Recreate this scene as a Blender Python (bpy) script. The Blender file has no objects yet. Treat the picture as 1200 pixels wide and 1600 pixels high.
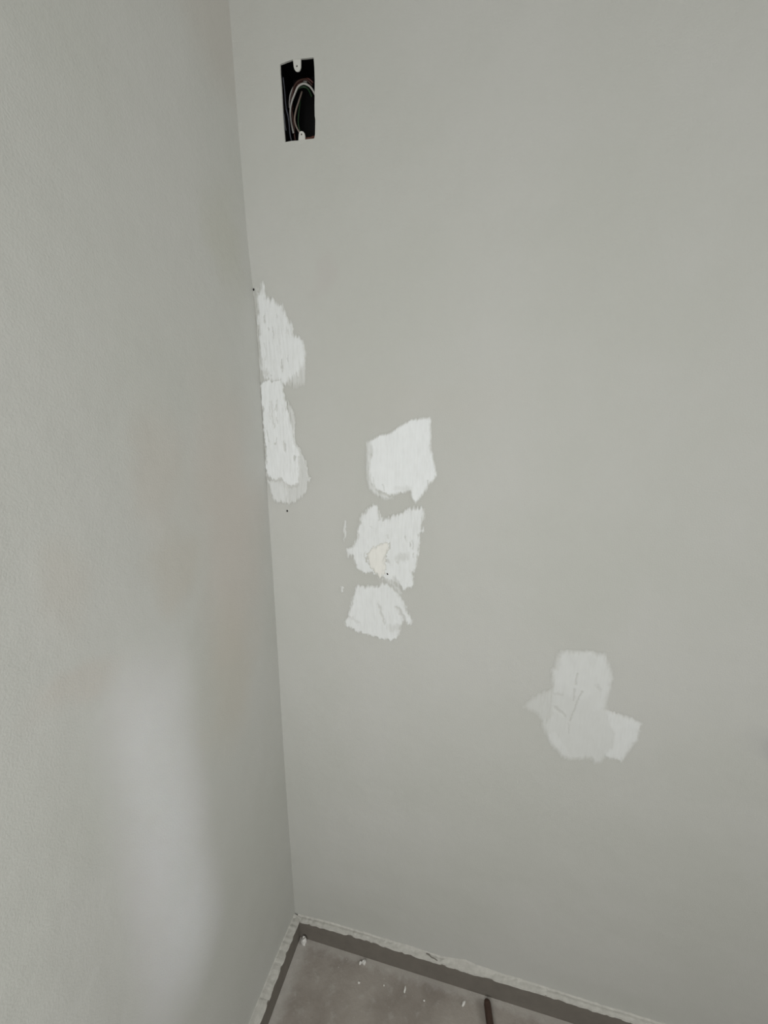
import bpy, bmesh, math, random
import numpy as np
from mathutils import Vector, Matrix
from mathutils.geometry import tessellate_polygon

SC = bpy.context.scene
COL = SC.collection

# ------------------------------------------------------------------ camera
CAM_POS = (0.4334, -0.7608, 1.2957)
CAM_YAW, CAM_PITCH, CAM_ROLL, FOCAL_PX = -0.2666, 0.2641, -0.0065, 733.0
cd = bpy.data.cameras.new('camera')
cam = bpy.data.objects.new('camera', cd)
COL.objects.link(cam)
cd.sensor_fit = 'VERTICAL'
cd.sensor_height = 24.0
cd.lens = FOCAL_PX / 1600.0 * 24.0
cd.clip_start = 0.01
_f = Vector((math.sin(CAM_YAW) * math.cos(CAM_PITCH), math.cos(CAM_YAW) * math.cos(CAM_PITCH), -math.sin(CAM_PITCH)))
_r = Vector((math.cos(CAM_YAW), -math.sin(CAM_YAW), 0))
_u = _r.cross(_f)
_r2 = _r * math.cos(CAM_ROLL) + _u * math.sin(CAM_ROLL)
_u2 = _u * math.cos(CAM_ROLL) - _r * math.sin(CAM_ROLL)
cam.matrix_world = Matrix.Translation(CAM_POS) @ Matrix((_r2, _u2, -_f)).transposed().to_4x4()
SC.camera = cam

# ------------------------------------------------------------------ light and exposure
SC.view_settings.view_transform = 'Standard'
SC.view_settings.look = 'None'
SC.view_settings.exposure = 0.0
SC.view_settings.gamma = 1.0
SC.view_settings.use_curve_mapping = False

world = bpy.data.worlds.new('world')
SC.world = world
world.use_nodes = True
world.node_tree.nodes['Background'].inputs[0].default_value = (0.80, 0.86, 1.0, 1)
world.node_tree.nodes['Background'].inputs[1].default_value = 0.0


def area(name, loc, target, sx, sy, power, color, spread=180.0, roll=0.0):
    l = bpy.data.lights.new(name, 'AREA')
    l.shape = 'RECTANGLE'
    l.size, l.size_y = sx, sy
    l.energy, l.color = power, color
    l.spread = math.radians(spread)
    o = bpy.data.objects.new(name, l)
    COL.objects.link(o)
    o.location = loc
    q = (Vector(target) - Vector(loc)).to_track_quat('-Z', 'Y')
    o.rotation_euler = (q.to_matrix() @ Matrix.Rotation(roll, 3, 'Z')).to_euler()
    return o


RX, RY, RZ = 2.2, -1.4, 2.5          # the room: x 0..RX, y RY..0, z 0..RZ
W1 = (0.08, 0.60, 0.54, 1.60)        # window in wall_rear: x0, x1, z0, z1
W2 = (-0.60, -0.10, 0.95, 1.80)      # window in wall_side: y0, y1, z0, z1
BEAM_SLOT = (-0.84, -0.76, 0.55, 1.35)     # slot added beside it for the streak beam: y0, y1, z0, z1
area('daylight_rear_window', (0.34, RY - 0.005, 1.07), (0.34, 0, 1.07), 0.48, 1.02, 11.4, (1.0, 1.0, 0.985))
area('daylight_side_window', (RX + 0.005, -0.35, 1.375), (0, -0.35, 1.375), 0.46, 0.81, 11.4, (1.0, 1.0, 0.985))
area('added_streak_beam', (RX + 0.005, -0.80, 0.95), (0, -0.340, 0.67), 0.035, 0.55, 0.055, (0.78, 0.86, 1.0), spread=5.6)  # added narrow beam that makes the bright streak on the left wall

# ------------------------------------------------------------------ measured outlines, metres on the wall (x, z)
FILLER = {'corner_lower': {'gaps': [([(0.0224, 1.2692), (0.026, 1.2267)], 0.0022, 0.45), ([(0.0336, 1.2722), (0.0306, 1.2542)], 0.00152, 0.5), ([(0.0332, 1.2542), (0.0332, 1.2314)], 0.00118, 0.45), ([(0.0117, 1.2203), (0.0135, 1.1985)], 0.00152, 0.55), ([(0.0279, 1.2051), (0.0254, 1.1941)], 0.00152, 0.6), ([(0.0431, 1.2008), (0.0454, 1.1837)], 0.0022, 0.55),
                           ([(0.0627, 1.1732), (0.0614, 1.1669)], 0.0022, 0.7), ([(0.0525, 1.2663), (0.0532, 1.2514)], 0.00118, 0.7), ([(0.0135, 1.1293), (0.024, 1.1276), (0.0347, 1.1289)], 0.00152, 0.6), ([(0.0462, 1.1181), (0.0637, 1.1189)], 0.00287, 0.5), ([(0.0201, 1.2617), (0.0173, 1.2358)], 0.00135, 0.3), ([(0.0438, 1.2618), (0.0438, 1.2362)], 0.00152, 0.25)],
                  'strokes': [([(0.0116, 1.3048), (0.0435, 1.3045), (0.0464, 1.2987), (0.0491, 1.2767), (0.0526, 1.2543), (0.0575, 1.2394), (0.0614, 1.2212), (0.0624, 1.1966), (0.0695, 1.1875), (0.0723, 1.1782), (0.0665, 1.1655), (0.0686, 1.1577), (0.0667, 1.1256), (0.05, 1.1215), (0.0381, 1.1275), (0.0332, 1.1321), (0.0224, 1.1292), (0.0121, 1.1344), (0.0044, 1.139), (0.0039, 1.1552),
                                (0.0071, 1.173), (0.0057, 1.1999), (0.0056, 1.231), (0.0055, 1.2616), (0.004, 1.2841), (0.0032, 1.296)],
                               0.9, 0.0022, 0.15),
                              ([(0.0529, 1.2722), (0.0632, 1.2499), (0.0662, 1.2319), (0.0645, 1.2029), (0.0759, 1.1815), (0.0848, 1.1583), (0.0846, 1.1392), (0.092, 1.1348), (0.0832, 1.1296), (0.0814, 1.1117), (0.0677, 1.0979), (0.0495, 1.0869), (0.0247, 1.0871), (0.0128, 1.0965), (0.0079, 1.1145), (0.0044, 1.1275), (0.0172, 1.1314), (0.0661, 1.1304), (0.0665, 1.1655), (0.061, 1.2151)], 0.42,
                               0.00237, 0.3),
                              ([(0.0106, 1.1262), (0.0345, 1.1257), (0.0406, 1.1129), (0.0391, 1.0896), (0.0247, 1.0879), (0.0147, 1.0982), (0.0105, 1.113)], 0.35, 0.00507, 0.2)]},
 'corner_upper': {'gaps': [([(0.0208, 1.4076), (0.022, 1.3969)], 0.00131, 0.7), ([(0.043, 1.4093), (0.0432, 1.4014)], 0.00115, 0.6), ([(0.0263, 1.3867), (0.0275, 1.3859)], 0.00148, 0.6), ([(0.0352, 1.3897), (0.0362, 1.3708)], 0.00098, 0.6), ([(0.0464, 1.3364), (0.0477, 1.3197)], 0.00131, 0.7), ([(0.0595, 1.3417), (0.0596, 1.332)], 0.00098, 0.6), ([(0.016, 1.318), (0.0191, 1.3159)], 0.00492, 0.5),
                           ([(0.0437, 1.3086), (0.0438, 1.2987)], 0.00131, 0.5), ([(0.0255, 1.3144), (0.026, 1.3102)], 0.00115, 0.5), ([(0.0607, 1.3848), (0.0619, 1.3795)], 0.00246, 0.3), ([(0.0189, 1.3645), (0.0186, 1.3397)], 0.00131, 0.3)],
                  'strokes': [([(0.0093, 1.4533), (0.012, 1.4441), (0.0157, 1.442), (0.0184, 1.4457), (0.0212, 1.461), (0.0229, 1.4584), (0.0226, 1.4429), (0.0263, 1.4369), (0.0345, 1.4319), (0.0451, 1.4275), (0.0539, 1.4219), (0.0579, 1.4113), (0.0633, 1.4006), (0.069, 1.3925), (0.0712, 1.3792), (0.0816, 1.3722), (0.0872, 1.3627), (0.0912, 1.3518), (0.0898, 1.3397), (0.0853, 1.3289),
                                (0.0767, 1.3152), (0.0636, 1.307), (0.0503, 1.3001), (0.0439, 1.3001), (0.0134, 1.306), (0.012, 1.3089), (0.0077, 1.3259), (0.0079, 1.3483), (0.0086, 1.3812), (0.0091, 1.4134), (0.009, 1.4371)],
                               0.84, 0.00492, 0.22),
                              ([(0.0755, 1.3737), (0.0874, 1.3667), (0.0917, 1.3464), (0.0919, 1.3219), (0.0869, 1.3012), (0.0724, 1.2957), (0.0567, 1.2986), (0.0644, 1.3195), (0.0755, 1.3468)], 0.4, 0.0059, 0.3)]},
 'cream': {'gaps': [], 'strokes': [([(0.1916, 1.0014), (0.2034, 1.0133), (0.2174, 1.0209), (0.2331, 1.0262), (0.235, 1.0204), (0.2291, 1.0038), (0.227, 0.9874), (0.2289, 0.9753), (0.2248, 0.9625), (0.2188, 0.9598), (0.2108, 0.9672), (0.2009, 0.9766), (0.194, 0.9904)], 1.0, 0.00369, 0.1)]},
 'middle_center': {'gaps': [([(0.2159, 1.0799), (0.2178, 1.0664)], 0.00184, 0.6), ([(0.2506, 0.9998), (0.2622, 1.0038)], 0.00923, 0.4), ([(0.228, 0.9956), (0.2339, 0.9881)], 0.00348, 0.5), ([(0.2725, 1.0315), (0.2736, 1.0217)], 0.00144, 0.7), ([(0.2772, 1.0358), (0.2795, 1.0044)], 0.00123, 0.6), ([(0.1888, 1.0043), (0.189, 0.9951), (0.1929, 0.9862)], 0.00144, 0.4),
                            ([(0.1929, 0.9862), (0.2029, 0.9747), (0.2128, 0.9633)], 0.00102, 0.25), ([(0.2486, 0.9915), (0.2516, 0.9887)], 0.00246, 0.5), ([(0.2447, 0.9563), (0.2487, 0.9505)], 0.00717, 0.5), ([(0.2629, 1.0425), (0.2639, 1.0347)], 0.00123, 0.5), ([(0.1807, 1.0609), (0.181, 1.0579)], 0.00164, 0.6), ([(0.2312, 1.04), (0.2316, 1.035)], 0.00144, 0.4),
                            ([(0.2019, 1.0531), (0.2031, 1.0524)], 0.00123, 0.4)],
                   'strokes': [([(0.1844, 1.07), (0.1966, 1.0883), (0.2122, 1.0931), (0.216, 1.0837), (0.2197, 1.0704), (0.2371, 1.0736), (0.2599, 1.0827), (0.2748, 1.0932), (0.2933, 1.0924), (0.2954, 1.0737), (0.2919, 1.0621), (0.2948, 1.0546), (0.2884, 1.0445), (0.2887, 1.0231), (0.2862, 1.0011), (0.2816, 0.9846), (0.2759, 0.9739), (0.2781, 0.9516), (0.2703, 0.9425), (0.2605, 0.9393),
                                 (0.2487, 0.9505), (0.2368, 0.9554), (0.2248, 0.9583), (0.2128, 0.9654), (0.2007, 0.9662), (0.1865, 0.9647), (0.1764, 0.9721), (0.1695, 0.9839), (0.1677, 0.9941), (0.1575, 0.9973), (0.1567, 1.0076), (0.1692, 1.0148), (0.1756, 1.0315), (0.1801, 1.0539)],
                                0.86, 0.00369, 0.15),
                               ([(0.1513, 1.0657), (0.1562, 1.0621), (0.1536, 1.0419), (0.1499, 1.0213), (0.1485, 1.0415)], 0.45, 0.00164, 0.3), ([(0.1409, 0.9322), (0.1462, 0.9339), (0.1469, 0.9221), (0.1437, 0.9195), (0.1413, 0.9236)], 0.6, 0.00123, 0.1), ([(0.2128, 0.957), (0.2368, 0.9585), (0.2566, 0.9389), (0.2547, 0.9282), (0.2368, 0.9492), (0.2208, 0.9537)], 0.4, 0.00451, 0.3)]},
 'middle_lower': {'gaps': [([(0.2143, 0.9041), (0.2253, 0.8686)], 0.00369, 0.5), ([(0.2477, 0.904), (0.2568, 0.8944), (0.2648, 0.8761)], 0.00471, 0.65), ([(0.2365, 0.8591), (0.2528, 0.8636)], 0.0082, 0.35), ([(0.1593, 0.8708), (0.174, 0.8639)], 0.0041, 0.3), ([(0.2407, 0.9413), (0.2527, 0.9321)], 0.00348, 0.5), ([(0.2004, 0.9399), (0.2126, 0.9413)], 0.00308, 0.3)],
                  'strokes': [([(0.1715, 0.9399), (0.1756, 0.9361), (0.1963, 0.9395), (0.2166, 0.9417), (0.2207, 0.9506), (0.2328, 0.9466), (0.2447, 0.9375), (0.2527, 0.9279), (0.2607, 0.9162), (0.2647, 0.9061), (0.2707, 0.892), (0.2758, 0.8819), (0.2749, 0.8731), (0.2689, 0.8702), (0.2648, 0.8761), (0.2568, 0.8685), (0.2549, 0.8507), (0.2467, 0.8384), (0.2364, 0.8347), (0.2199, 0.8356),
                                (0.1989, 0.8382), (0.18, 0.8422), (0.163, 0.8477), (0.1502, 0.8516), (0.1472, 0.8602), (0.1485, 0.8671), (0.1562, 0.8726), (0.1564, 0.8815), (0.1621, 0.8977), (0.1664, 0.9178)],
                               0.82, 0.00369, 0.12)]},
 'middle_upper': {'gaps': [([(0.2634, 1.1261), (0.2671, 1.1254)], 0.00615, 0.35), ([(0.3016, 1.1426), (0.3026, 1.1354)], 0.00144, 0.6), ([(0.2034, 1.1823), (0.2041, 1.1814)], 0.00164, 0.5), ([(0.2259, 1.1205), (0.224, 1.1316)], 0.00144, 0.4), ([(0.207, 1.142), (0.2087, 1.1271)], 0.00144, 0.4), ([(0.2485, 1.1254), (0.2708, 1.1265)], 0.00615, 0.2)],
                  'strokes': [([(0.2031, 1.2057), (0.2154, 1.2131), (0.2339, 1.2179), (0.2484, 1.2261), (0.2699, 1.2393), (0.284, 1.2429), (0.3014, 1.244), (0.3041, 1.2389), (0.3051, 1.215), (0.305, 1.1943), (0.3089, 1.1786), (0.3146, 1.1611), (0.3157, 1.1504), (0.3088, 1.1411), (0.3017, 1.1317), (0.2947, 1.1185), (0.2857, 1.1069), (0.2803, 1.1029), (0.2756, 1.1101), (0.2727, 1.1229),
                                (0.256, 1.1183), (0.2372, 1.1136), (0.2239, 1.1166), (0.2106, 1.1234), (0.2031, 1.1343), (0.2004, 1.1491), (0.2017, 1.1713), (0.2056, 1.1824)],
                               1.0, 0.00328, 0.06),
                              ([(0.1956, 1.2038), (0.2041, 1.2058), (0.2075, 1.1824), (0.205, 1.1307), (0.2163, 1.1162), (0.241, 1.1081), (0.2258, 1.1054), (0.2105, 1.114), (0.1991, 1.1229), (0.1947, 1.1489), (0.196, 1.1711)], 0.6, 0.0041, 0.4)]},
 'right': {'gaps': [([(0.565, 0.8183), (0.5641, 0.7974)], 0.00158, 0.55), ([(0.5631, 0.788), (0.5634, 0.7645)], 0.00147, 0.5), ([(0.5756, 0.7856), (0.568, 0.7559), (0.5614, 0.7233)], 0.00158, 0.65), ([(0.536, 0.7473), (0.5445, 0.7393), (0.5527, 0.7337)], 0.00383, 0.45), ([(0.5602, 0.7158), (0.5619, 0.6965)], 0.00135, 0.3), ([(0.5973, 0.8011), (0.6016, 0.795)], 0.00451, 0.3),
                    ([(0.5319, 0.7728), (0.5435, 0.7726)], 0.00338, 0.3)],
           'strokes': [([(0.532, 0.8515), (0.538, 0.858), (0.5618, 0.8617), (0.5692, 0.8618), (0.5834, 0.8651), (0.5914, 0.8586), (0.6035, 0.8627), (0.613, 0.8422), (0.6192, 0.8186), (0.6181, 0.7957), (0.6144, 0.7789), (0.6148, 0.758), (0.6264, 0.7533), (0.658, 0.748), (0.6724, 0.7405), (0.6701, 0.708), (0.6616, 0.6869), (0.6519, 0.6588), (0.6422, 0.6615), (0.6249, 0.6636), (0.6207, 0.6501),
                         (0.6115, 0.6454), (0.6008, 0.6554), (0.5897, 0.6503), (0.5707, 0.6432), (0.5564, 0.6475), (0.5434, 0.6597), (0.5321, 0.6749), (0.5228, 0.6905), (0.5175, 0.7068), (0.5297, 0.729), (0.5264, 0.7694), (0.5288, 0.7864), (0.5252, 0.8184), (0.5316, 0.8218)],
                        0.4, 0.00677, 0.1),
                       ([(0.6169, 0.7561), (0.658, 0.748), (0.6724, 0.7405), (0.6701, 0.708), (0.6519, 0.6588), (0.6231, 0.6632), (0.6355, 0.6882), (0.6346, 0.7123), (0.6253, 0.7294)], 0.3, 0.00361, 0.05), ([(0.5853, 0.8643), (0.6035, 0.8627), (0.6192, 0.8186), (0.6141, 0.7649), (0.5986, 0.7525), (0.6042, 0.7886), (0.5905, 0.8317)], 0.15, 0.00586, 0.1),
                       ([(0.4832, 0.7369), (0.4976, 0.7592), (0.5143, 0.7743), (0.5256, 0.7787), (0.5297, 0.729), (0.5215, 0.7076), (0.5058, 0.7291)], 0.28, 0.00677, 0.3), ([(0.532, 0.8515), (0.5834, 0.8651), (0.5905, 0.8317), (0.6019, 0.7927), (0.5779, 0.772), (0.5315, 0.7774), (0.5262, 0.8186)], 0.12, 0.00677, 0.1),
                       ([(0.527, 0.6889), (0.5383, 0.6963), (0.5583, 0.6707), (0.5702, 0.6482), (0.567, 0.6398), (0.5545, 0.647), (0.5323, 0.6724)], 0.15, 0.00361, 0.1)]}}
HOLE = [(0.0731, 1.7472), (0.0829, 1.7486), (0.0937, 1.7498), (0.1054, 1.7489), (0.117, 1.7479), (0.1259, 1.7475), (0.1265, 1.7357), (0.1264, 1.7204), (0.1256, 1.7058), (0.1246, 1.6893), (0.1243, 1.6773), (0.125, 1.6725), (0.1243, 1.6625), (0.1237, 1.654), (0.122, 1.6492), (0.1151, 1.6495), (0.1069, 1.6498), (0.0953, 1.6498), (0.0853, 1.6506), (0.0747, 1.6502), (0.0738, 1.6704), (0.0735, 1.6876), (0.0734, 1.7079), (0.0732, 1.7246), (0.0728, 1.7379)]
LUG_TOP = [(0.0937, 1.7516), (0.1059, 1.7497), (0.1057, 1.7449), (0.1053, 1.7394), (0.1039, 1.7363), (0.1018, 1.7348), (0.0995, 1.7347), (0.0972, 1.7357), (0.0954, 1.738), (0.0943, 1.7418), (0.094, 1.7467)]
LUG_BOTTOM = [(0.0963, 1.6484), (0.0973, 1.657), (0.0983, 1.6599), (0.1, 1.6611), (0.1026, 1.6612), (0.1051, 1.6599), (0.1066, 1.658), (0.1073, 1.6549), (0.1073, 1.6472)]
LUG_HOLES = [(0.0993, 1.7414), (0.1018, 1.6573)]
WIRES = [
    ('brown', 0.0014, [(0.0789, 0.03, 1.6612), (0.0781, 0.028, 1.6704), (0.0789, 0.026, 1.6811), (0.0781, 0.024, 1.6935), (0.0772, 0.022, 1.7058), (0.0803, 0.02, 1.7165), (0.0844, 0.019, 1.7257), (0.0891, 0.02, 1.7323), (0.0955, 0.022, 1.7359), (0.1026, 0.026, 1.7372), (0.1096, 0.032, 1.732)]),
    ('white', 0.0014, [(0.0793, 0.022, 1.6704), (0.0765, 0.022, 1.6841), (0.0764, 0.02, 1.6963), (0.0801, 0.018, 1.707), (0.0882, 0.014, 1.716), (0.095, 0.012, 1.7229), (0.1039, 0.012, 1.7252), (0.112, 0.013, 1.7219), (0.1172, 0.014, 1.7162), (0.1214, 0.016, 1.7082), (0.1241, 0.02, 1.6987)]),
    ('green', 0.0013, [(0.0864, 0.022, 1.7218), (0.0925, 0.02, 1.7251), (0.1003, 0.02, 1.7258), (0.1056, 0.024, 1.7244), (0.1078, 0.032, 1.7185)]),
    ('green', 0.001, [(0.0924, 0.03, 1.7265), (0.0905, 0.026, 1.7094), (0.0885, 0.024, 1.6948), (0.0871, 0.024, 1.6836), (0.088, 0.026, 1.6755), (0.0903, 0.03, 1.6689)]),
    ('cream', 0.0013, [(0.0938, 0.028, 1.7245), (0.0907, 0.022, 1.7101), (0.0872, 0.018, 1.6975), (0.0843, 0.018, 1.6874), (0.0843, 0.02, 1.6804), (0.0869, 0.022, 1.6739), (0.0909, 0.026, 1.668)]),
    ('white', 0.001, [(0.073, 0.026, 1.7056), (0.0741, 0.024, 1.7124), (0.077, 0.022, 1.7197), (0.0811, 0.022, 1.7268), (0.0855, 0.024, 1.7323), (0.0937, 0.026, 1.7368), (0.1019, 0.03, 1.7367)]),
    ('blue_grey_sheen', 0.001, [(0.075, 0.009, 1.6975), (0.0763, 0.009, 1.6922), (0.0774, 0.01, 1.6865), (0.0778, 0.011, 1.6791), (0.0777, 0.012, 1.6717), (0.0778, 0.013, 1.6642), (0.0785, 0.015, 1.6578)]),
    ('blue_grey_sheen', 0.0006, [(0.0755, 0.0035, 1.7327), (0.0761, 0.004, 1.7229), (0.0763, 0.005, 1.7133), (0.076, 0.006, 1.7037), (0.0758, 0.008, 1.6969)]),  # thin tube standing in for a reflection streak on the shell's left side
    ('blue_grey_sheen', 0.0006, [(0.074, 0.0025, 1.6878), (0.0746, 0.003, 1.6803), (0.0748, 0.0035, 1.6736), (0.075, 0.005, 1.6672)]),  # likewise a reflection streak modelled as a tube
    ('red', 0.0013, [(0.1101, 0.034, 1.7363), (0.1032, 0.03, 1.7404), (0.0937, 0.026, 1.7359), (0.0865, 0.024, 1.7304), (0.0815, 0.024, 1.7217), (0.0778, 0.026, 1.7137), (0.0764, 0.03, 1.7044)]),
]
NAIL = [(0.2318, -0.0021, 0.9678), (0.0403, 0.0, 1.0725), (0.0046, -0.0004, 1.4498)]


# ------------------------------------------------------------------ materials
def new_mat(name):
    m = bpy.data.materials.new(name)
    m.use_nodes = True
    return m, m.node_tree, m.node_tree.nodes['Principled BSDF']


def N(nt, t, **kw):
    n = nt.nodes.new(t)
    for k, v in kw.items():
        setattr(n, k, v)
    return n


def mixc(nt, fac, a, b, blend='MIX'):
    n = N(nt, 'ShaderNodeMix', data_type='RGBA', blend_type=blend)
    for s, v in ((n.inputs[0], fac), (n.inputs[6], a), (n.inputs[7], b)):
        if hasattr(v, 'is_output'):
            nt.links.new(v, s)
        elif isinstance(v, (int, float)):
            s.default_value = v
        else:
            s.default_value = (*v, 1)
    return n.outputs[2]


def math_n(nt, op, a, b=0.0, clamp=False):
    n = N(nt, 'ShaderNodeMath', operation=op, use_clamp=clamp)
    for s, v in ((n.inputs[0], a), (n.inputs[1], b)):
        if hasattr(v, 'is_output'):
            nt.links.new(v, s)
        else:
            s.default_value = v
    return n.outputs[0]


def noise(nt, vec, scale, detail=3.0, rough=0.5):
    n = N(nt, 'ShaderNodeTexNoise')
    n.inputs['Scale'].default_value = scale
    n.inputs['Detail'].default_value = detail
    n.inputs['Roughness'].default_value = rough
    nt.links.new(vec, n.inputs['Vector'])
    return n


def ramp(nt, v, lo, hi, a=0.0, b=1.0):
    n = N(nt, 'ShaderNodeMapRange', interpolation_type='SMOOTHSTEP')
    nt.links.new(v, n.inputs[0])
    for i, x in enumerate((lo, hi, a, b)):
        n.inputs[i + 1].default_value = x
    return n.outputs[0]


PAINT = (0.50, 0.505, 0.472)
WHITE = (0.78, 0.80, 0.805)


def stain(nt, pos, warp, c, r, fac, col, base):
    """soft-edged blotch: centre c, radii r (metres)"""
    s = N(nt, 'ShaderNodeVectorMath', operation='SUBTRACT')
    nt.links.new(warp, s.inputs[0])
    s.inputs[1].default_value = c
    d = N(nt, 'ShaderNodeVectorMath', operation='DIVIDE')
    nt.links.new(s.outputs[0], d.inputs[0])
    d.inputs[1].default_value = r
    l = N(nt, 'ShaderNodeVectorMath', operation='LENGTH')
    nt.links.new(d.outputs[0], l.inputs[0])
    f = ramp(nt, l.outputs['Value'], 0.25, 1.15, fac, 0.0)
    return mixc(nt, f, base, col)


BLOTCHES_LEFT = [((0, -0.27, 1.19), (1, 0.060, 0.10), 0.41, (0.50, 0.462, 0.415)),  # faint tinted blotches mixed into the wall colour
               ((0, -0.265, 1.06), (1, 0.055, 0.07), 0.47, (0.48, 0.45, 0.395)),
               ((0, -0.412, 1.10), (1, 0.05, 0.06), 0.34, (0.49, 0.46, 0.41)),
               ((0, -0.43, 0.98), (1, 0.07, 0.035), 0.34, (0.50, 0.455, 0.41)),
               ((0, -0.065, 1.49), (1, 0.06, 0.10), 0.38, (0.455, 0.455, 0.385)),
               ((0, -0.13, 1.05), (1, 0.11, 0.30), 0.57, (0.52, 0.475, 0.43)),
               ((0, -0.17, 0.82), (1, 0.10, 0.16), 0.34, (0.50, 0.46, 0.39)),
               ((0, -0.04, 1.80), (1, 0.13, 0.12), 0.47, (0.48, 0.45, 0.41))]
BLOTCHES_RIGHT = [((0.134, 0, 1.462), (0.03, 1, 0.03), 0.25, (0.46, 0.42, 0.41)),  # pinkish stain
                ((0.885, 0, 0.745), (0.06, 1, 0.03), 0.40, (0.36, 0.36, 0.37)),  # soft darker grey blotch
                ((0.30, 0, 1.27), (0.16, 1, 0.05), 0.10, (0.50, 0.46, 0.42))]


def paint_nodes(nt, blotches=()):
    """old emulsion: grey-beige, faintly mottled; returns colour and bump normal"""
    g = N(nt, 'ShaderNodeNewGeometry')
    pos = g.outputs['Position']
    n1 = noise(nt, pos, 3.2, 4, 0.55)
    c = mixc(nt, ramp(nt, n1.outputs['Fac'], 0.35, 0.68), tuple(x * 0.975 for x in PAINT), (PAINT[0] * 1.02, PAINT[1] * 1.012, PAINT[2] * 1.03))
    if blotches:
        n2 = noise(nt, pos, 9.0, 3, 0.5)
        w = N(nt, 'ShaderNodeVectorMath', operation='SUBTRACT')
        nt.links.new(n2.outputs['Color'], w.inputs[0])
        w.inputs[1].default_value = (0.5, 0.5, 0.5)
        w2 = N(nt, 'ShaderNodeVectorMath', operation='SCALE')
        nt.links.new(w.outputs[0], w2.inputs[0])
        w2.inputs['Scale'].default_value = 0.12
        w3 = N(nt, 'ShaderNodeVectorMath', operation='ADD')
        nt.links.new(pos, w3.inputs[0])
        nt.links.new(w2.outputs[0], w3.inputs[1])
        for s in blotches:
            c = stain(nt, pos, w3.outputs[0], *s, c)
    n3 = noise(nt, pos, 420.0, 2, 0.5)      # roller stipple
    n4 = noise(nt, pos, 14.0, 3, 0.5)       # trowelled unevenness
    h = math_n(nt, 'ADD', math_n(nt, 'MULTIPLY', n3.outputs['Fac'], 0.0006), math_n(nt, 'MULTIPLY', n4.outputs['Fac'], 0.0035))
    b = N(nt, 'ShaderNodeBump')
    b.inputs['Strength'].default_value = 0.55
    b.inputs['Distance'].default_value = 1.0
    nt.links.new(h, b.inputs['Height'])
    return c, b.outputs[0], pos


def wall_mat(name, blotches):
    m, nt, bs = new_mat(name)
    c, nrm, _ = paint_nodes(nt, blotches)
    nt.links.new(c, bs.inputs['Base Color'])
    nt.links.new(nrm, bs.inputs['Normal'])
    bs.inputs['Roughness'].default_value = 0.62
    bs.inputs['Specular IOR Level'].default_value = 0.25
    return m


M_LEFT = wall_mat('painted_plaster_left', BLOTCHES_LEFT)
M_RIGHT = wall_mat('painted_plaster_right', BLOTCHES_RIGHT)
M_WALL = wall_mat('painted_plaster', ())


def filler_mat(name, white):
    """dry filler; where it was scraped thin the wall paint shows through"""
    m, nt, bs = new_mat(name)
    c, nrm, pos = paint_nodes(nt, BLOTCHES_RIGHT)
    a = N(nt, 'ShaderNodeAttribute', attribute_name='cover')
    n = noise(nt, pos, 60.0, 3, 0.6)
    wc = mixc(nt, n.outputs['Fac'], tuple(x * 0.96 for x in white), tuple(min(x * 1.03, 0.85) for x in white))
    nt.links.new(mixc(nt, a.outputs['Fac'], c, wc), bs.inputs['Base Color'])
    bs.inputs['Roughness'].default_value = 0.62
    bs.inputs['Specular IOR Level'].default_value = 0.25
    return m


M_FILL = filler_mat('dry_white_filler', WHITE)
M_CREAM = filler_mat('cream_filler', (0.775, 0.768, 0.728))


def plain(name, col, rough=0.7, spec=0.3, var=0.12, scale=30.0, bump=0.0, metallic=0.0):
    m, nt, bs = new_mat(name)
    g = N(nt, 'ShaderNodeNewGeometry')
    n = noise(nt, g.outputs['Position'], scale, 4, 0.6)
    nt.links.new(mixc(nt, n.outputs['Fac'], tuple(x * (1 - var) for x in col), tuple(min(1, x * (1 + var)) for x in col)), bs.inputs['Base Color'])
    bs.inputs['Roughness'].default_value = rough
    bs.inputs['Specular IOR Level'].default_value = spec
    bs.inputs['Metallic'].default_value = metallic
    if bump:
        b = N(nt, 'ShaderNodeBump')
        b.inputs['Distance'].default_value = bump
        nt.links.new(n.outputs['Fac'], b.inputs['Height'])
        nt.links.new(b.outputs[0], bs.inputs['Normal'])
    return m


M_SKIRT = plain('grimy_cement_skirting', (0.175, 0.159, 0.139), 0.8, 0.2, 0.2, 40, 0.0008)
M_RIDGE = plain('plaster_ridge', (0.50, 0.49, 0.455), 0.9, 0.1, 0.25, 90, 0.0015)
M_CRUMB = plain('plaster_crumb', (0.74, 0.73, 0.70), 0.9, 0.1, 0.1, 200, 0.001)
M_STICK = plain('dark_wood', (0.058, 0.036, 0.027), 0.7, 0.25, 0.35, 60, 0.0006)
M_SHELL = plain('black_box_plastic', (0.0022, 0.0021, 0.0024), 0.45, 0.2, 0.3, 60)
M_LUG = plain('painted_lug', (0.56, 0.56, 0.53), 0.5, 0.3, 0.06, 200)
M_HOLE = plain('dark_hole', (0.012, 0.011, 0.010), 0.9, 0.05)
M_BRICK = plain('broken_brick_edge', (0.09, 0.042, 0.032), 0.95, 0.05, 0.4, 300, 0.001)
M_CEIL = plain('ceiling_white', (0.66, 0.66, 0.64), 0.85, 0.1, 0.02, 4)
M_WIRE = {'brown': plain('brown_wire', (0.055, 0.026, 0.020), 0.4, 0.3),
          'red': plain('red_brown_wire', (0.085, 0.028, 0.022), 0.4, 0.3),
          'white': plain('white_wire', (0.38, 0.37, 0.35), 0.4, 0.3),
          'cream': plain('cream_wire', (0.22, 0.175, 0.15), 0.4, 0.3),
          'green': plain('green_wire', (0.020, 0.050, 0.022), 0.4, 0.3),
          'blue_grey_sheen': plain('blue_grey_wire_and_sheen', (0.065, 0.07, 0.085), 0.4, 0.3)}  # also colours the tubes that imitate reflections on the shell


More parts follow.
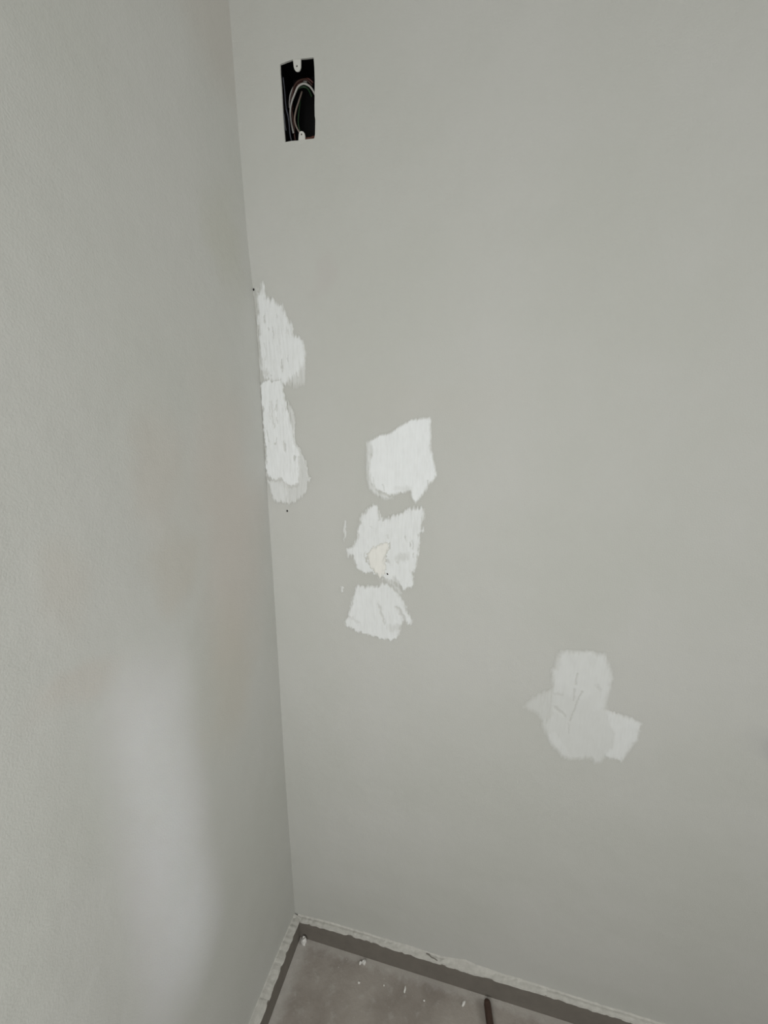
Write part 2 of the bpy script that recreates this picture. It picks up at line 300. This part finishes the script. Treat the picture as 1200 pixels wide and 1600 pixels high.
def floor_mat():
    m, nt, bs = new_mat('dusty_concrete')
    g = N(nt, 'ShaderNodeNewGeometry')
    pos = g.outputs['Position']
    n1 = noise(nt, pos, 7.0, 5, 0.6)
    n2 = noise(nt, pos, 45.0, 5, 0.65)
    n3 = noise(nt, pos, 160.0, 2, 0.5)
    c = mixc(nt, ramp(nt, n1.outputs['Fac'], 0.35, 0.65), (0.25, 0.222, 0.196), (0.335, 0.305, 0.273))
    c = mixc(nt, ramp(nt, n2.outputs['Fac'], 0.52, 0.72, 0, 0.45), c, (0.42, 0.40, 0.37))
    # plaster dust gathered along both walls
    sx = N(nt, 'ShaderNodeSeparateXYZ')
    nt.links.new(pos, sx.inputs[0])
    wob = math_n(nt, 'MULTIPLY', n2.outputs['Fac'], 0.035)
    dx = ramp(nt, math_n(nt, 'SUBTRACT', sx.outputs[0], wob), 0.0, 0.035, 0.55, 0.0)
    dy = ramp(nt, math_n(nt, 'SUBTRACT', math_n(nt, 'MULTIPLY', sx.outputs[1], -1.0), wob), 0.0, 0.02, 0.4, 0.0)
    c = mixc(nt, math_n(nt, 'MAXIMUM', dx, dy), c, (0.56, 0.54, 0.51))
    c = mixc(nt, ramp(nt, n3.outputs['Fac'], 0.70, 0.76, 0, 0.6), c, (0.62, 0.60, 0.57))
    nt.links.new(c, bs.inputs['Base Color'])
    bs.inputs['Roughness'].default_value = 0.85
    bs.inputs['Specular IOR Level'].default_value = 0.2
    b = N(nt, 'ShaderNodeBump')
    b.inputs['Distance'].default_value = 0.002
    nt.links.new(n2.outputs['Fac'], b.inputs['Height'])
    nt.links.new(b.outputs[0], bs.inputs['Normal'])
    return m


M_FLOOR = floor_mat()

# ------------------------------------------------------------------ mesh helpers
def obj(name, bm, mat, parent=None, smooth=False):
    me = bpy.data.meshes.new(name)
    bmesh.ops.recalc_face_normals(bm, faces=bm.faces)
    bm.to_mesh(me)
    bm.free()
    for p in me.polygons:
        p.use_smooth = smooth
    me.materials.append(mat)
    o = bpy.data.objects.new(name, me)
    COL.objects.link(o)
    if parent:
        o.parent = parent
    return o


def tag(o, label, cat, group=None):
    o['label'] = label
    o['category'] = cat
    if group:
        o['group'] = group
    return o


def struct(name, bm, mat, parent=None, smooth=False, label=None):
    o = obj(name, bm, mat, parent, smooth)
    if parent is None:
        o['kind'] = 'structure'
    if label:
        o['label'] = label
    return o


def add_box(bm, a, b):
    r = bmesh.ops.create_cube(bm, size=1.0)
    for v in r['verts']:
        v.co = Vector([(a[i] + b[i]) / 2 + v.co[i] * (b[i] - a[i]) for i in range(3)])
    return r['verts']


def slab_with_holes(bm, outer, holes, place, d0, d1):
    """flat slab, thickness d0..d1, outline and holes in 2-D; place(u, v, d) -> xyz"""
    loops = [outer] + holes
    tris = tessellate_polygon([[Vector((u, v, 0)) for u, v in l] for l in loops])
    flat = [p for l in loops for p in l]
    fr = [bm.verts.new(place(u, v, d0)) for u, v in flat]
    bk = [bm.verts.new(place(u, v, d1)) for u, v in flat]
    for t in tris:
        bm.faces.new([fr[i] for i in t])
        bm.faces.new([bk[i] for i in reversed(t)])
    k = 0
    for l in loops:
        n = len(l)
        for i in range(n):
            j = (i + 1) % n
            bm.faces.new([fr[k + i], fr[k + j], bk[k + j], bk[k + i]])
        k += n


def tube(bm, pts, rad, seg=8, sub=6):
    P = [Vector(p) for p in pts]
    Q = []
    for i in range(len(P) - 1):
        p0, p1, p2, p3 = P[max(i - 1, 0)], P[i], P[i + 1], P[min(i + 2, len(P) - 1)]
        for s in range(sub):
            t = s / sub
            Q.append(0.5 * ((2 * p1) + (p2 - p0) * t + (2 * p0 - 5 * p1 + 4 * p2 - p3) * t * t + (3 * p1 - p0 - 3 * p2 + p3) * t ** 3))
    Q.append(P[-1])
    rings = []
    up = Vector((0, 1, 0.01))
    for i, q in enumerate(Q):
        d = (Q[min(i + 1, len(Q) - 1)] - Q[max(i - 1, 0)]).normalized()
        a = d.cross(up).normalized()
        b = d.cross(a)
        rings.append([bm.verts.new(q + rad * (math.cos(2 * math.pi * k / seg) * a + math.sin(2 * math.pi * k / seg) * b)) for k in range(seg)])
    for r0, r1 in zip(rings, rings[1:]):
        for k in range(seg):
            bm.faces.new([r0[k], r0[(k + 1) % seg], r1[(k + 1) % seg], r1[k]])
    bm.faces.new(rings[0])
    bm.faces.new(rings[-1])


# ------------------------------------------------------------------ the room
def interp(pts, x):
    return float(np.interp(x, [p[0] for p in pts], [p[1] for p in pts]))


# the left wall is a few millimetres out of plumb where it meets the right wall
PLUMB = [(-0.1, -0.006), (0.35, -0.0055), (0.55, -0.004), (0.75, -0.001), (0.95, 0.0015), (1.15, 0.0025), (1.32, 0.0045), (1.42, 0.0045), (1.52, -0.0005), (1.68, -0.002), (1.9, -0.002), (2.7, -0.002)]
bm = bmesh.new()
zs = [-0.1 + 2.8 * i / 70 for i in range(71)]
ys = [0.06, 0.0, -0.02, -0.05, -0.1, -0.2, -0.35, -0.6, -1.0, -2.0, RY - 0.12]
fr = [[bm.verts.new((interp(PLUMB, z) * (1.0 if y > -0.15 else max(0.0, 1 - (-y - 0.15) / 0.4)), y, z)) for z in zs] for y in ys]
bk = [[bm.verts.new((-0.12, y, z)) for z in zs] for y in ys]
for i in range(len(ys) - 1):
    for j in range(len(zs) - 1):
        bm.faces.new([fr[i][j], fr[i + 1][j], fr[i + 1][j + 1], fr[i][j + 1]])
        bm.faces.new([bk[i][j], bk[i][j + 1], bk[i + 1][j + 1], bk[i + 1][j]])
for i in range(len(ys) - 1):
    bm.faces.new([fr[i][0], bk[i][0], bk[i + 1][0], fr[i + 1][0]])
    bm.faces.new([fr[i][-1], fr[i + 1][-1], bk[i + 1][-1], bk[i][-1]])
for j in range(len(zs) - 1):
    bm.faces.new([fr[0][j], fr[0][j + 1], bk[0][j + 1], bk[0][j]])
    bm.faces.new([fr[-1][j], bk[-1][j], bk[-1][j + 1], fr[-1][j + 1]])
struct('wall_left', bm, M_LEFT, smooth=True, label='plain grey-beige painted wall on the left with faint blotches')

bm = bmesh.new()
slab_with_holes(bm, [(-0.006, -0.1), (RX, -0.1), (RX, RZ + 0.1), (-0.006, RZ + 0.1)], [HOLE], lambda u, v, d: (u, d, v), 0.0, 0.003)
slab_with_holes(bm, [(-0.006, -0.1), (RX, -0.1), (RX, RZ + 0.1), (-0.006, RZ + 0.1)], [[(0.068, 1.644), (0.1316, 1.644), (0.1316, 1.755), (0.068, 1.755)]], lambda u, v, d: (u, d, v), 0.003, 0.12)
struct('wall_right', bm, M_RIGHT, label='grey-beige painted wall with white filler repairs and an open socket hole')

bm = bmesh.new()
slab_with_holes(bm, [(0, 0), (RX, 0), (RX, RZ), (0, RZ)], [[(W1[0], W1[2]), (W1[1], W1[2]), (W1[1], W1[3]), (W1[0], W1[3])]], lambda u, v, d: (u, d, v), RY, RY - 0.12)
struct('wall_rear', bm, M_WALL)
bm = bmesh.new()
slab_with_holes(bm, [(RY - 0.12, 0), (0.12, 0), (0.12, RZ), (RY - 0.12, RZ)],
                [[(W2[0], W2[2]), (W2[1], W2[2]), (W2[1], W2[3]), (W2[0], W2[3])], [(BEAM_SLOT[0], BEAM_SLOT[2]), (BEAM_SLOT[1], BEAM_SLOT[2]), (BEAM_SLOT[1], BEAM_SLOT[3]), (BEAM_SLOT[0], BEAM_SLOT[3])]],
                lambda u, v, d: (d, u, v), RX, RX + 0.12)
struct('wall_side', bm, M_WALL)
bm = bmesh.new()
add_box(bm, (0, RY - 0.12, -0.1), (RX + 0.12, 0.0, 0.0))
struct('floor', bm, M_FLOOR, label='dusty grey-brown concrete floor')
bm = bmesh.new()
add_box(bm, (0, RY - 0.12, RZ), (RX + 0.12, 0.0, RZ + 0.1))
struct('ceiling', bm, M_CEIL)

# ------------------------------------------------------------------ skirting, with a ragged ridge of plaster along its top
T = 0.0125
FRONT_R = [(0.0, 0.0500), (0.0175, 0.0508), (0.0925, 0.0556), (0.17, 0.0572), (0.245, 0.0542), (0.337, 0.0552), (0.4166, 0.0538), (0.483, 0.057), (0.59, 0.0578), (0.674, 0.0556), (0.75, 0.056), (1.2, 0.055), (RX, 0.055)]
LINE_R = [(0.0, 0.052), (0.0087, 0.0505), (0.0469, 0.0515), (0.1045, 0.0545), (0.166, 0.0572), (0.21, 0.0580), (0.263, 0.0604), (0.315, 0.0585), (0.345, 0.056), (0.372, 0.061), (0.402, 0.069), (0.43, 0.064), (0.483, 0.0612), (0.5546, 0.0617), (0.656, 0.055), (0.7858, 0.054), (1.2, 0.056), (RX, 0.056)]
rnd = random.Random(4)


def vnoise1(x, seed):
    i = math.floor(x)
    f = x - i
    f = f * f * (3 - 2 * f)
    h = lambda k: random.Random(k * 7919 + seed).random()
    return h(i) * (1 - f) + h(i + 1) * f


def skirting(name, length, front, line, place, thick, label, seed):
    n = 260
    S = [T * 0.2 + (length - T * 0.2) * (i / n) ** 1.6 for i in range(n + 1)]
    bm = bmesh.new()
    rows = []
    for s in S:
        zf = interp(front, s) + 0.0012 * (vnoise1(s * 90, seed) - 0.5)
        t = thick(s)
        prof = [(0.0, 0.0), (t, 0.0), (t, zf * 0.5), (t, zf - 0.0015), (t - 0.0015, zf), (0.0, zf)]
        rows.append([bm.verts.new(place(s, d, z)) for d, z in prof])
    for a, b in zip(rows, rows[1:]):
        for k in range(6):
            bm.faces.new([a[k], a[(k + 1) % 6], b[(k + 1) % 6], b[k]])
    bm.faces.new(rows[0])
    bm.faces.new(rows[-1])
    o = struct(name, bm, M_SKIRT, label=label)
    bm = bmesh.new()
    rows = []
    for s in S:
        zf = interp(front, s)
        zl = interp(line, s) + 0.0022 * (vnoise1(s * 130, seed + 1) - 0.5) + 0.0012 * (vnoise1(s * 420, seed + 2) - 0.5)
        t = thick(s) + 0.0004 + 0.0022 * (vnoise1(s * 110, seed + 3) - 0.45)
        h = 0.0016 + 0.0022 * vnoise1(s * 160, seed + 4)
        prof = [(0.0, zf - 0.001), (t, zf - 0.0012 - 0.0015 * vnoise1(s * 200, seed + 5)), (t * 0.9, zf + 0.6 * h), (t * 0.5, zf + h), (0.0025, max(zl, zf + h) - 0.0005), (0.0004, max(zl, zf + h) + 0.002), (0.0, max(zl, zf + h) + 0.002)]
        rows.append([bm.verts.new(place(s, d, z)) for d, z in prof])
    for a, b in zip(rows, rows[1:]):
        for k in range(7):
            bm.faces.new([a[k], a[(k + 1) % 7], b[(k + 1) % 7], b[k]])
    bm.faces.new(rows[0])
    bm.faces.new(rows[-1])
    r = obj('plaster_ridge', bm, M_RIDGE, o)
    r['label'] = 'ragged pale ridge of plaster along the top of the skirting'
    return o


sk_r = skirting('baseboard_right', RX, FRONT_R, LINE_R, lambda s, d, z: (s, -d, z), lambda s: T, 'low grimy grey-brown skirting under the wall with the repairs', 11)
FRONT_L = [(0.0, 0.0500), (0.02, 0.0535), (0.06, 0.0555), (0.11, 0.0560), (0.21, 0.0545), (3.0, 0.055)]
LINE_L = [(0.0, 0.056), (0.006, 0.0565), (0.025, 0.0545), (0.066, 0.0545), (0.113, 0.0590), (0.163, 0.0565), (0.213, 0.0565), (3.0, 0.056)]
sk_l = skirting('baseboard_left', -RY, FRONT_L, LINE_L, lambda s, d, z: (d - 0.0066, -s, z), lambda s: 0.0176 + 0.004 * min(1.0, s / 0.18), 'low grimy grey-brown skirting under the plain left wall', 31)

bm = bmesh.new()
tube(bm, [(0.318, -0.0036, 0.0592), (0.325, -0.0048, 0.0594), (0.331, -0.0074, 0.0583), (0.338, -0.0082, 0.0582), (0.345, -0.0100, 0.0572)], 0.0008, 8)
obj('crack', bm, M_SKIRT, sk_r)['label'] = 'short dark crack in the plaster ridge'

# lump of old plaster stuck in the corner of the skirting
def lump(name, c, r, mat, parent=None, seed=1, flat=0.6, smooth=False):
    bm = bmesh.new()
    bmesh.ops.create_icosphere(bm, subdivisions=2, radius=1.0)
    rr = random.Random(seed)
    for v in bm.verts:
        k = 0.72 + 0.5 * rr.random()
        v.co = Vector((v.co.x * r[0] * k, v.co.y * r[1] * k, max(v.co.z * k, -0.55) * r[2]))
    zmin = min(v.co.z for v in bm.verts)
    for v in bm.verts:
        v.co.z -= zmin
    o = obj(name, bm, mat, parent, smooth)
    o.location = c
    o.rotation_euler.z = rr.random() * 6.28
    return o


l1 = lump('plaster_lump', (0.0245, -0.0215, 0.0), (0.0075, 0.006, 0.011), M_CRUMB, None, 5)
tag(l1, 'pale lump of plaster stuck in the floor corner between the two skirtings', 'plaster lump')

# ------------------------------------------------------------------ filler patches
def value_noise(x, y, seed):
    g = np.random.RandomState(seed).rand(64, 64)
    xi, yi = np.floor(x).astype(int), np.floor(y).astype(int)
    fx, fy = x - xi, y - yi
    fx, fy = fx * fx * (3 - 2 * fx), fy * fy * (3 - 2 * fy)
    a = g[yi % 64, xi % 64] * (1 - fx) + g[yi % 64, (xi + 1) % 64] * fx
    b = g[(yi + 1) % 64, xi % 64] * (1 - fx) + g[(yi + 1) % 64, (xi + 1) % 64] * fx
    return a * (1 - fy) + b * fy


def seg_dist(X, Z, a, b):
    ax, az = a
    dx, dz = b[0] - ax, b[1] - az
    t = np.clip(((X - ax) * dx + (Z - az) * dz) / (dx * dx + dz * dz + 1e-12), 0, 1)
    return np.hypot(X - ax - t * dx, Z - az - t * dz)


def poly_sdf(X, Z, poly):
    d = np.full(X.shape, 9.0)
    ins = np.zeros(X.shape, bool)
    n = len(poly)
    for i in range(n):
        a, b = poly[i], poly[(i + 1) % n]
        d = np.minimum(d, seg_dist(X, Z, a, b))
        c = (a[1] > Z) != (b[1] > Z)
        with np.errstate(divide='ignore', invalid='ignore'):
            xx = (b[0] - a[0]) * (Z - a[1]) / (b[1] - a[1] + 1e-15) + a[0]
        ins ^= c & (X < xx)
    return np.where(ins, -d, d)


def sstep(e0, e1, x):
    t = np.clip((x - e0) / (e1 - e0), 0, 1)
    return t * t * (3 - 2 * t)


def filler(name, spec, mat, seed, thick=0.0014, lift=0.0003, parent=None, step=0.0011, rag=0.0035, comb=1.0):
    xs = [p[0] for s in spec['strokes'] for p in s[0]]
    zz = [p[1] for s in spec['strokes'] for p in s[0]]
    m = 0.006
    gx = np.arange(min(xs) - m, max(xs) + m, step)
    gz = np.arange(min(zz) - m, max(zz) + m, step)
    X, Z = np.meshgrid(gx, gz)
    wx = X + rag * (value_noise(X * 260, Z * 150, seed) - 0.5) + rag * 0.7 * (value_noise(X * 620, Z * 300, seed + 1) - 0.5)
    wz = Z + rag * 1.6 * (value_noise(X * 330, Z * 90, seed + 2) - 0.5) + rag * (value_noise(X * 700, Z * 240, seed + 3) - 0.5)
    drag = value_noise(X * 520, Z * 42, seed + 4) * 0.6 + value_noise(X * 900, Z * 120, seed + 5) * 0.4
    keep = np.ones(X.shape)
    for poly, op, soft, st in spec['strokes']:
        s = poly_sdf(wx, wz, poly)
        c = op * (1 - sstep(-soft, soft * 0.8, s + (drag - 0.5) * soft * 1.6 * comb))
        c = c * (1 - st * sstep(0.45, 0.85, drag))
        keep *= 1 - c
    cov = 1 - keep
    groove = np.zeros(X.shape)
    for line, hw, g in spec['gaps']:
        d = np.full(X.shape, 9.0)
        for a, b in zip(line, line[1:]):
            d = np.minimum(d, seg_dist(wx, wz, a, b))
        k = g * (1 - sstep(hw * 0.3, hw * 1.25, d + (drag - 0.5) * hw * 0.9))
        groove = np.maximum(groove, k)
    cov = cov * (1 - groove)
    body = sstep(0.05, 0.6, cov)
    h = lift + thick * body * (0.65 + 0.35 * drag) + 0.0005 * body * (value_noise(X * 90, Z * 60, seed + 6) - 0.5) - 0.0007 * groove * body
    cov = np.clip(cov * (0.93 + 0.12 * value_noise(X * 150, Z * 80, seed + 7)), 0, 1)
    on = cov > 0.07
    q = on[:-1, :-1] | on[1:, :-1] | on[:-1, 1:] | on[1:, 1:]
    idx = -np.ones(X.shape, int)
    use = np.zeros(X.shape, bool)
    for a, b in ((0, 0), (1, 0), (0, 1), (1, 1)):
        use[a:X.shape[0] - 1 + a, b:X.shape[1] - 1 + b] |= q
    if name != 'filler_patch' or parent is None:
        use &= X > -0.012
        q &= (X[:-1, :-1] > -0.012)
    idx[use] = np.arange(use.sum())
    ox, oz = float(gx.mean()), float(gz.mean())
    verts = np.stack([X[use] - ox, -np.maximum(h[use], 0.0002), Z[use] - oz], 1)
    r, c = np.nonzero(q)
    faces = np.stack([idx[r, c], idx[r, c + 1], idx[r + 1, c + 1], idx[r + 1, c]], 1)
    me = bpy.data.meshes.new(name)
    me.from_pydata(verts.tolist(), [], faces.tolist())
    at = me.attributes.new('cover', 'FLOAT', 'POINT')
    at.data.foreach_set('value', cov[use].astype(np.float32))
    for p in me.polygons:
        p.use_smooth = True
    me.materials.append(mat)
    o = bpy.data.objects.new(name, me)
    COL.objects.link(o)
    o.location = (ox, 0, oz)
    if parent:
        o.parent = parent
        o.location = Vector((ox, 0, oz)) - parent.location
    return o


G = 'white filler repairs on the wall'
p = filler('filler_patch', FILLER['corner_upper'], M_FILL, 21)
tag(p, 'streaky white filler along the wall corner, tapering to a point at its top', 'filler patch', G)
p = filler('filler_patch', FILLER['corner_lower'], M_FILL, 43, thick=0.0018, lift=0.0006)
tag(p, 'narrow white filler strip in the corner ending in a thick scalloped bottom edge', 'filler patch', G)
p = filler('filler_patch', FILLER['middle_upper'], M_FILL, 65, thick=0.0012, rag=0.0020, comb=0.5)
tag(p, 'cleanest brightest white filler patch, slanted top edge, topmost of the three stacked mid-wall', 'filler patch', G)
p = filler('filler_patch', FILLER['middle_center'], M_FILL, 87)
tag(p, 'ragged white filler patch with a cream dab and tiny dark hole', 'filler patch', G)
d = filler('cream_dab', FILLER['cream'], M_CREAM, 12, thick=0.0007, lift=0.0013, parent=p)
d['label'] = 'cream-coloured dab of filler'
bm = bmesh.new()
bmesh.ops.create_uvsphere(bm, u_segments=10, v_segments=6, radius=0.0016)
hl = obj('pin_hole', bm, M_HOLE, p, True)
hl.location = Vector(NAIL[0]) - p.location
hl.scale = (0.8, 0.35, 1.3)
hl.rotation_euler.y = -0.6
hl['label'] = 'tiny dark hole'
p = filler('filler_patch', FILLER['middle_lower'], M_FILL, 109)
tag(p, 'white filler patch with diagonal gouge and rounded bottom edge, lowest of the three stacked mid-wall', 'filler patch', G)
p = filler('filler_patch', FILLER['right'], M_FILL, 131, thick=0.0010, rag=0.0022, comb=0.35)
tag(p, 'thin greyish boot-shaped filler patch low on the right, alone on bare wall', 'filler patch', G)

# specks on the wall
def speck(name, loc, r, mat, label, cat):
    bm = bmesh.new()
    bmesh.ops.create_uvsphere(bm, u_segments=8, v_segments=6, radius=1.0)
    for v in bm.verts:
        v.co = Vector((v.co.x * r[0], v.co.y * r[1], v.co.z * r[2]))
    o = obj(name, bm, mat, None, True)
    o.location = loc
    tag(o, label, cat)


speck('nail_hole', NAIL[1], (0.0016, 0.0008, 0.0022), M_HOLE, 'tiny dark nail hole just below the corner filler strip', 'nail hole')
speck('nail_hole', NAIL[2], (0.0012, 0.0012, 0.0022), M_HOLE, 'tiny dark nail hole in the wall corner beside the top of the corner filler', 'nail hole')

# ------------------------------------------------------------------ open switch box
box = bpy.data.objects.new('electrical_box', None)
COL.objects.link(box)
BX, BZ = 0.0995, 1.699
box.location = (BX, 0.0, BZ)
tag(box, 'open black electrical switch box recessed in the wall, loose wires inside', 'electrical box')
org = Vector(box.location)


def child(name, bm, mat, smooth=False, label=None):
    for v in bm.verts:
        v.co -= org
    o = obj(name, bm, mat, box, smooth)
    if label:
        o['label'] = label
    return o


bm = bmesh.new()
cx = sum(p[0] for p in HOLE) / len(HOLE)
cz = sum(p[1] for p in HOLE) / len(HOLE)
x0, x1, z0, z1 = 0.0718, 0.1278, 1.6478, 1.7512
Y0, Y1, th = 0.0034, 0.047, 0.0015
for a, b in (((x0 - th, Y1, z0 - th), (x1 + th, Y1 + th, z1 + th)), ((x0 - th, Y0, z0 - th), (x0, Y1, z1 + th)), ((x1, Y0, z0 - th), (x1 + th, Y1, z1 + th)),
             ((x0, Y0, z0 - th), (x1, Y1, z0)), ((x0, Y0, z1), (x1, Y1, z1 + th))):
    add_box(bm, a, b)
for zc in (1.678, 1.718):            # moulded ribs on the left side of the box
    add_box(bm, (x0, 0.018, zc - 0.02), (x0 + 0.0008, 0.0195, zc + 0.014))
child('box_shell', bm, M_SHELL)


def lug(outline, hole):
    bm = bmesh.new()
    c = [(hole[0] + 0.0012 * math.cos(a * math.pi / 5), hole[1] + 0.0014 * math.sin(a * math.pi / 5)) for a in range(10)]
    slab_with_holes(bm, outline, [c], lambda u, v, d: (u, d, v), 0.0005, 0.0022)
    return child('mounting_lug', bm, M_LUG, label='white-painted lug with a screw hole')


lug([(x, min(z, 1.7506)) for x, z in LUG_TOP], LUG_HOLES[0])
lug([(x, max(z, 1.6484)) for x, z in LUG_BOTTOM], LUG_HOLES[1])
bm = bmesh.new()
for i in range(9):
    xa = 0.1075 + 0.0018 * i
    add_box(bm, (xa, 0.001, 1.6478), (xa + 0.0019, 0.011, 1.6522 + 0.0012 * rnd.random()))
child('broken_edge', bm, M_BRICK, label='reddish-brown broken edge at the bottom of the opening')
for col, rad, pts in WIRES:
    bm = bmesh.new()
    tube(bm, pts, rad, 10)
    child('wire', bm, M_WIRE[col], True, col.replace('_', '-') + ' wire')

# ------------------------------------------------------------------ on the floor
bm = bmesh.new()
a, b = Vector((0.4556, -0.0225, 0.008)), Vector((0.4950, -0.196, 0.008))
d = (b - a).normalized()
s = Vector((-d.y, d.x, 0))
secs = [(0.0, 0.55), (0.003, 0.85), (0.007, 1.0), (0.05, 1.02), (0.10, 0.98), (0.16, 1.0), (0.175, 0.95), (0.178, 0.7)]
rows = []
for t, k in secs:
    c = a + d * t
    hw, hh = 0.0068 * k, 0.0068 * k
    ring = []
    for (u, v) in ((-1, -.6), (-.6, -1), (.6, -1), (1, -.6), (1, .6), (.6, 1), (-.6, 1), (-1, .6)):
        ring.append(bm.verts.new(c + s * u * hw + Vector((0, 0, v * hh - 0.0011))))
    rows.append(ring)
for r0, r1 in zip(rows, rows[1:]):
    for k in range(8):
        bm.faces.new([r0[k], r0[(k + 1) % 8], r1[(k + 1) % 8], r1[k]])
bm.faces.new(rows[0])
bm.faces.new(rows[-1])
tag(obj('wooden_stick', bm, M_STICK, None, False), 'short dark brown wooden stick lying on the dusty floor near the skirting', 'stick')

GC = 'plaster crumbs on the floor'
for k, (x, y, rx, ry, rz, lab) in enumerate([
        (0.1690, -0.0262, 0.0030, 0.0045, 0.003, 'small white plaster crumb on the floor, left one of the touching pair near the corner'),
        (0.1773, -0.0235, 0.0042, 0.0050, 0.004, 'larger white plaster crumb on the floor, right one of the touching pair near the corner'),
        (0.1771, -0.0625, 0.0026, 0.0022, 0.002, 'lone tiny plaster crumb on the floor in front of the touching pair'),
        (0.2328, -0.0527, 0.0016, 0.0016, 0.0015, 'faintest plaster speck mid-floor between the corner and the dark stick'),
        (0.2796, -0.0485, 0.0024, 0.0065, 0.002, 'long thin plaster crumb on the floor pointing away from the skirting'),
        (0.3243, -0.0560, 0.0020, 0.0018, 0.0015, 'tiny round plaster speck on the floor, left of the dark stick'),
        (0.4077, -0.0385, 0.0028, 0.0070, 0.002, 'elongated plaster crumb on the floor, nearest to the dark stick')]):
    o = lump('plaster_crumb', (x, y, 0.0), (rx, ry, rz), M_CRUMB, None, 50 + k)
    o.rotation_euler.z = 0.3 * (k % 3 - 1)
    tag(o, lab, 'plaster crumb', GC)
